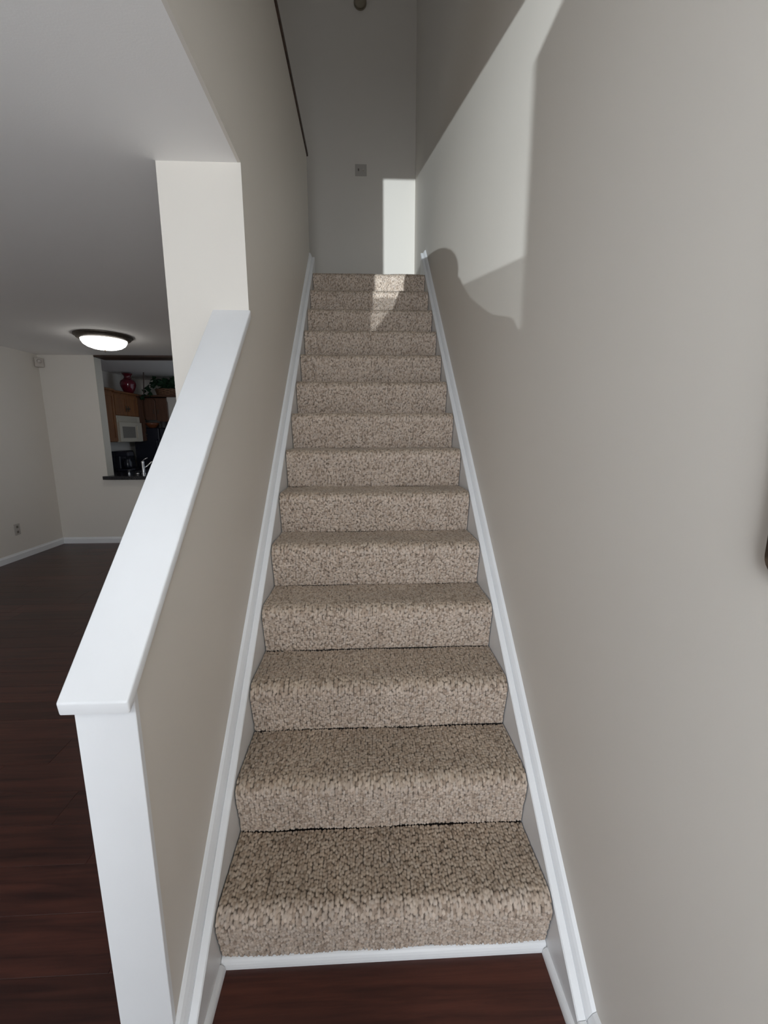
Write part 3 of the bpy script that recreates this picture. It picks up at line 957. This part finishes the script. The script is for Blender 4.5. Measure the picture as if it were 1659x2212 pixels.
# trailing stem spilling over the shelf to the left
stems.append([Vector((bc[0] - 0.10, 6.72, bc[2] + 0.10)), Vector((bc[0] - 0.18, 6.68, bc[2] + 0.14)), Vector((bc[0] - 0.25, 6.64, bc[2] + 0.11)),
              Vector((bc[0] - 0.29, 6.61, bc[2] + 0.05)), Vector((bc[0] - 0.31, 6.585, bc[2] - 0.01)), Vector((bc[0] - 0.315, 6.58, bc[2] - 0.06))])
stems.append([Vector((bc[0] - 0.10, 6.70, bc[2] + 0.10)), Vector((bc[0] - 0.16, 6.64, bc[2] + 0.12)), Vector((bc[0] - 0.20, 6.60, bc[2] + 0.07)),
              Vector((bc[0] - 0.21, 6.585, bc[2] + 0.02)), Vector((bc[0] - 0.215, 6.58, bc[2] - 0.03))])
for pts in stems:
    st = mk('stem', tube(pts, 0.0028, 5), M_leaf, pb)
    for q in pts[1:]:
        for _ in range(2):
            d = Vector((rl.uniform(-1, 1), rl.uniform(-1, 0.2), rl.uniform(-0.5, 0.7)))
            mk('leaf', leaf(q, d, (rl.uniform(-0.4, 0.4), -0.7, 0.7), rl.uniform(0.06, 0.095)), M_leaf, st)

mk('hanging_cord', tube([(-3.603, 6.30, ZC - 0.0005), (-3.612, 6.30, 2.3), (-3.632, 6.30, 2.10)], 0.008, 6), M_cord,
   label='thin brown cord hanging from the kitchen ceiling', cat='cord')

# ================================================================== PERSON TAKING THE PHOTOGRAPH (casts the shadow on the wall)
PY = -1.32
PX = -0.155


def skin_body():
    J = {}
    E_ = []

    def v(n, p, r, par=None):
        J[n] = (Vector(p), r)
        if par: E_.append((par, n))
    x0, y0 = PX, PY - 0.05
    v('pelvis', (x0, y0, 0.95), 0.150)
    v('waist', (x0, y0, 1.10), 0.135, 'pelvis')
    v('chest', (x0, y0, 1.30), 0.150, 'waist')
    v('upper', (x0, y0 + 0.01, 1.43), 0.120, 'chest')
    v('neck', (x0, y0 + 0.03, 1.53), 0.068, 'upper')
    v('skull', (x0, y0 + 0.05, 1.64), 0.086, 'neck')
    v('crown', (x0, y0 + 0.04, 1.70), 0.082, 'skull')
    for s, n in ((-1, 'l'), (1, 'r')):
        v(n + 'sh', (x0 + s * 0.165, y0, 1.415), 0.070, 'upper')
        v(n + 'el', (x0 + s * 0.235, y0 + 0.06, 1.17), 0.048, n + 'sh')
        v(n + 'wr', (CAM.x + s * 0.095, CAM.y - 0.16, 1.36), 0.031, n + 'el')
        v(n + 'pa', (CAM.x + s * 0.078, CAM.y - 0.085, 1.405), 0.030, n + 'wr')
        hx, hy, hz = CAM.x + s * 0.074, CAM.y - 0.055, 1.425
        for i, (dz, ln2) in enumerate(((0.030, 0.058), (0.010, 0.064), (-0.010, 0.060), (-0.028, 0.048))):
            v(f'{n}f{i}a', (hx + s * 0.010, hy, hz + dz), 0.0095, n + 'pa')
            v(f'{n}f{i}b', (hx + s * 0.004, hy + ln2 * 0.42, hz + dz), 0.0085, f'{n}f{i}a')
            v(f'{n}f{i}c', (hx - s * ln2 * 0.45, hy + ln2 * 0.50, hz + dz + 0.002), 0.0075, f'{n}f{i}b')
        v(n + 'ta', (hx - s * 0.012, hy - 0.026, hz + 0.028), 0.0105, n + 'pa')
        v(n + 'tb', (hx - s * 0.036, hy - 0.016, hz + 0.046), 0.0090, n + 'ta')
        v(n + 'hip', (x0 + s * 0.095, y0, 0.88), 0.098, 'pelvis')
        v(n + 'kn', (x0 + s * 0.105, y0 + 0.02, 0.49), 0.064, n + 'hip')
        v(n + 'an', (x0 + s * 0.11, y0 - 0.01, 0.095), 0.042, n + 'kn')
        v(n + 'ba', (x0 + s * 0.118, y0 + 0.10, 0.045), 0.042, n + 'an')
        v(n + 'to', (x0 + s * 0.122, y0 + 0.17, 0.036), 0.034, n + 'ba')
    names = list(J)
    me = bpy.data.meshes.new('person')
    org = Vector((PX, PY - 0.05, 0.0))
    me.from_pydata([tuple(J[n][0] - org) for n in names], [(names.index(a), names.index(b9)) for a, b9 in E_], [])
    o = bpy.data.objects.new('person', me)
    COL.objects.link(o)
    o.location = org
    WORLD_ORIGIN[o.name] = org
    m = o.modifiers.new('skin', 'SKIN')
    m.use_smooth_shade = True
    for i, n in enumerate(names):
        sv = me.skin_vertices[0].data[i]
        r = J[n][1]
        sv.radius = (r, r * (0.72 if n in ('pelvis', 'waist', 'chest', 'upper') else 1.0))
        sv.use_root = (n == 'pelvis')
    s2 = o.modifiers.new('sub', 'SUBSURF')
    s2.levels = s2.render_levels = 2
    return o


def cloth_material():
    """skin above the collar and at the hands, sweater on the torso, jeans below the waist"""
    m, nt, b = new_mat('dressed_person')
    tc = nt.nodes.new('ShaderNodeTexCoord')
    sx = nt.nodes.new('ShaderNodeSeparateXYZ')
    nt.links.new(tc.outputs['Object'], sx.inputs[0])
    def step(sock, thr):
        q = nt.nodes.new('ShaderNodeMath'); q.operation = 'GREATER_THAN'
        nt.links.new(sock, q.inputs[0]); q.inputs[1].default_value = thr
        return q.outputs[0]
    def mix(f, a, b_):
        q = nt.nodes.new('ShaderNodeMix'); q.data_type = 'RGBA'
        nt.links.new(f, q.inputs['Factor'])
        for s_, c in ((q.inputs['A'], a), (q.inputs['B'], b_)):
            if isinstance(c, tuple): s_.default_value = (*c, 1)
            else: nt.links.new(c, s_)
        return q.outputs['Result']
    c = mix(step(sx.outputs['Z'], 0.95), (0.04, 0.06, 0.11), (0.12, 0.125, 0.14))
    c = mix(step(sx.outputs['Z'], 1.51), c, (0.46, 0.28, 0.20))
    c = mix(step(sx.outputs['Y'], 0.25), c, (0.46, 0.28, 0.20))
    nt.links.new(c, b.inputs['Base Color'])
    b.inputs['Roughness'].default_value = 0.8
    return m


person = skin_body()
person.data.materials.append(cloth_material())
tag(person, 'person at the viewpoint, seen only by the shadow on the right wall', 'person')


def blob(c, rx, ry, rz, nseg=24, nring=14, shape=None):
    V, F = [], []
    for i in range(nring + 1):
        th_ = math.pi * i / nring
        for k_ in range(nseg):
            ph = 2 * math.pi * k_ / nseg
            x, y_, z = math.sin(th_) * math.cos(ph), math.sin(th_) * math.sin(ph), math.cos(th_)
            if shape: x, y_, z = shape(x, y_, z)
            V.append((c[0] + rx * x, c[1] + ry * y_, c[2] + rz * z))
    for i in range(nring):
        for k_ in range(nseg):
            F.append((i * nseg + k_, i * nseg + (k_ + 1) % nseg, (i + 1) * nseg + (k_ + 1) % nseg, (i + 1) * nseg + k_))
    return V, F


hx, hy = PX, PY + 0.0
# hair falls behind and beside the head to the shoulders
mk('hair', blob((hx - 0.004, hy - 0.03, 1.634), 0.100, 0.105, 0.118, shape=lambda x, y_, z: (x * (1.0 if z > -0.2 else 1.0 + 0.35 * (-z - 0.2)), y_ if y_ < 0.35 else 0.35 + (y_ - 0.35) * 0.3, z)),
   M_hair, person, smooth=True)
mk('nose', blob((hx, hy + 0.108, 1.640), 0.014, 0.022, 0.026, 12, 8), M_skin, person, smooth=True)
for s_ in (-1, 1):
    mk('eye', blob((hx + s_ * 0.031, hy + 0.083, 1.668), 0.013, 0.008, 0.009, 12, 8), M_hair, person, smooth=True)
    mk('ear', blob((hx + s_ * 0.088, hy + 0.01, 1.645), 0.010, 0.020, 0.032, 12, 8), M_skin, person, smooth=True)
mk('mouth', blob((hx, hy + 0.090, 1.598), 0.024, 0.008, 0.007, 12, 8), plain('lips', (0.40, 0.16, 0.14), 0.5), person, smooth=True)
# loose hooded jacket over the torso and upper arms
secs = [(0.55, 0.225, 0.135), (0.80, 0.236, 0.140), (0.95, 0.243, 0.140), (1.10, 0.247, 0.140), (1.25, 0.243, 0.145), (1.36, 0.235, 0.142), (1.43, 0.222, 0.132), (1.475, 0.193, 0.118),
        (1.51, 0.165, 0.105), (1.545, 0.138, 0.098), (1.58, 0.122, 0.094), (1.615, 0.108, 0.088), (1.63, 0.098, 0.075)]
JV, JF = [], []
for (z_, rx_, ry_) in secs:
    for k_ in range(32):
        t_ = 2 * math.pi * k_ / 32
        JV.append((hx - 0.012 + rx_ * math.copysign(abs(math.cos(t_)) ** 0.8, math.cos(t_)), hy - 0.05 + ry_ * math.copysign(abs(math.sin(t_)) ** 0.8, math.sin(t_)), z_ - 0.015))
for a_ in range(len(secs) - 1):
    for k_ in range(32):
        JF.append((a_ * 32 + k_, a_ * 32 + (k_ + 1) % 32, (a_ + 1) * 32 + (k_ + 1) % 32, (a_ + 1) * 32 + k_))
JF.append(tuple(range(32)))
mk('jacket', (JV, JF), M_cloth, person, smooth=True)
ph = mk('phone', box(CAM.x - 0.038, CAM.x + 0.038, CAM.y - 0.052, CAM.y - 0.044, 1.345, 1.455, 0.0035, 2), M_blackgloss,
        label='dark phone held up by the person at the viewpoint', cat='phone')
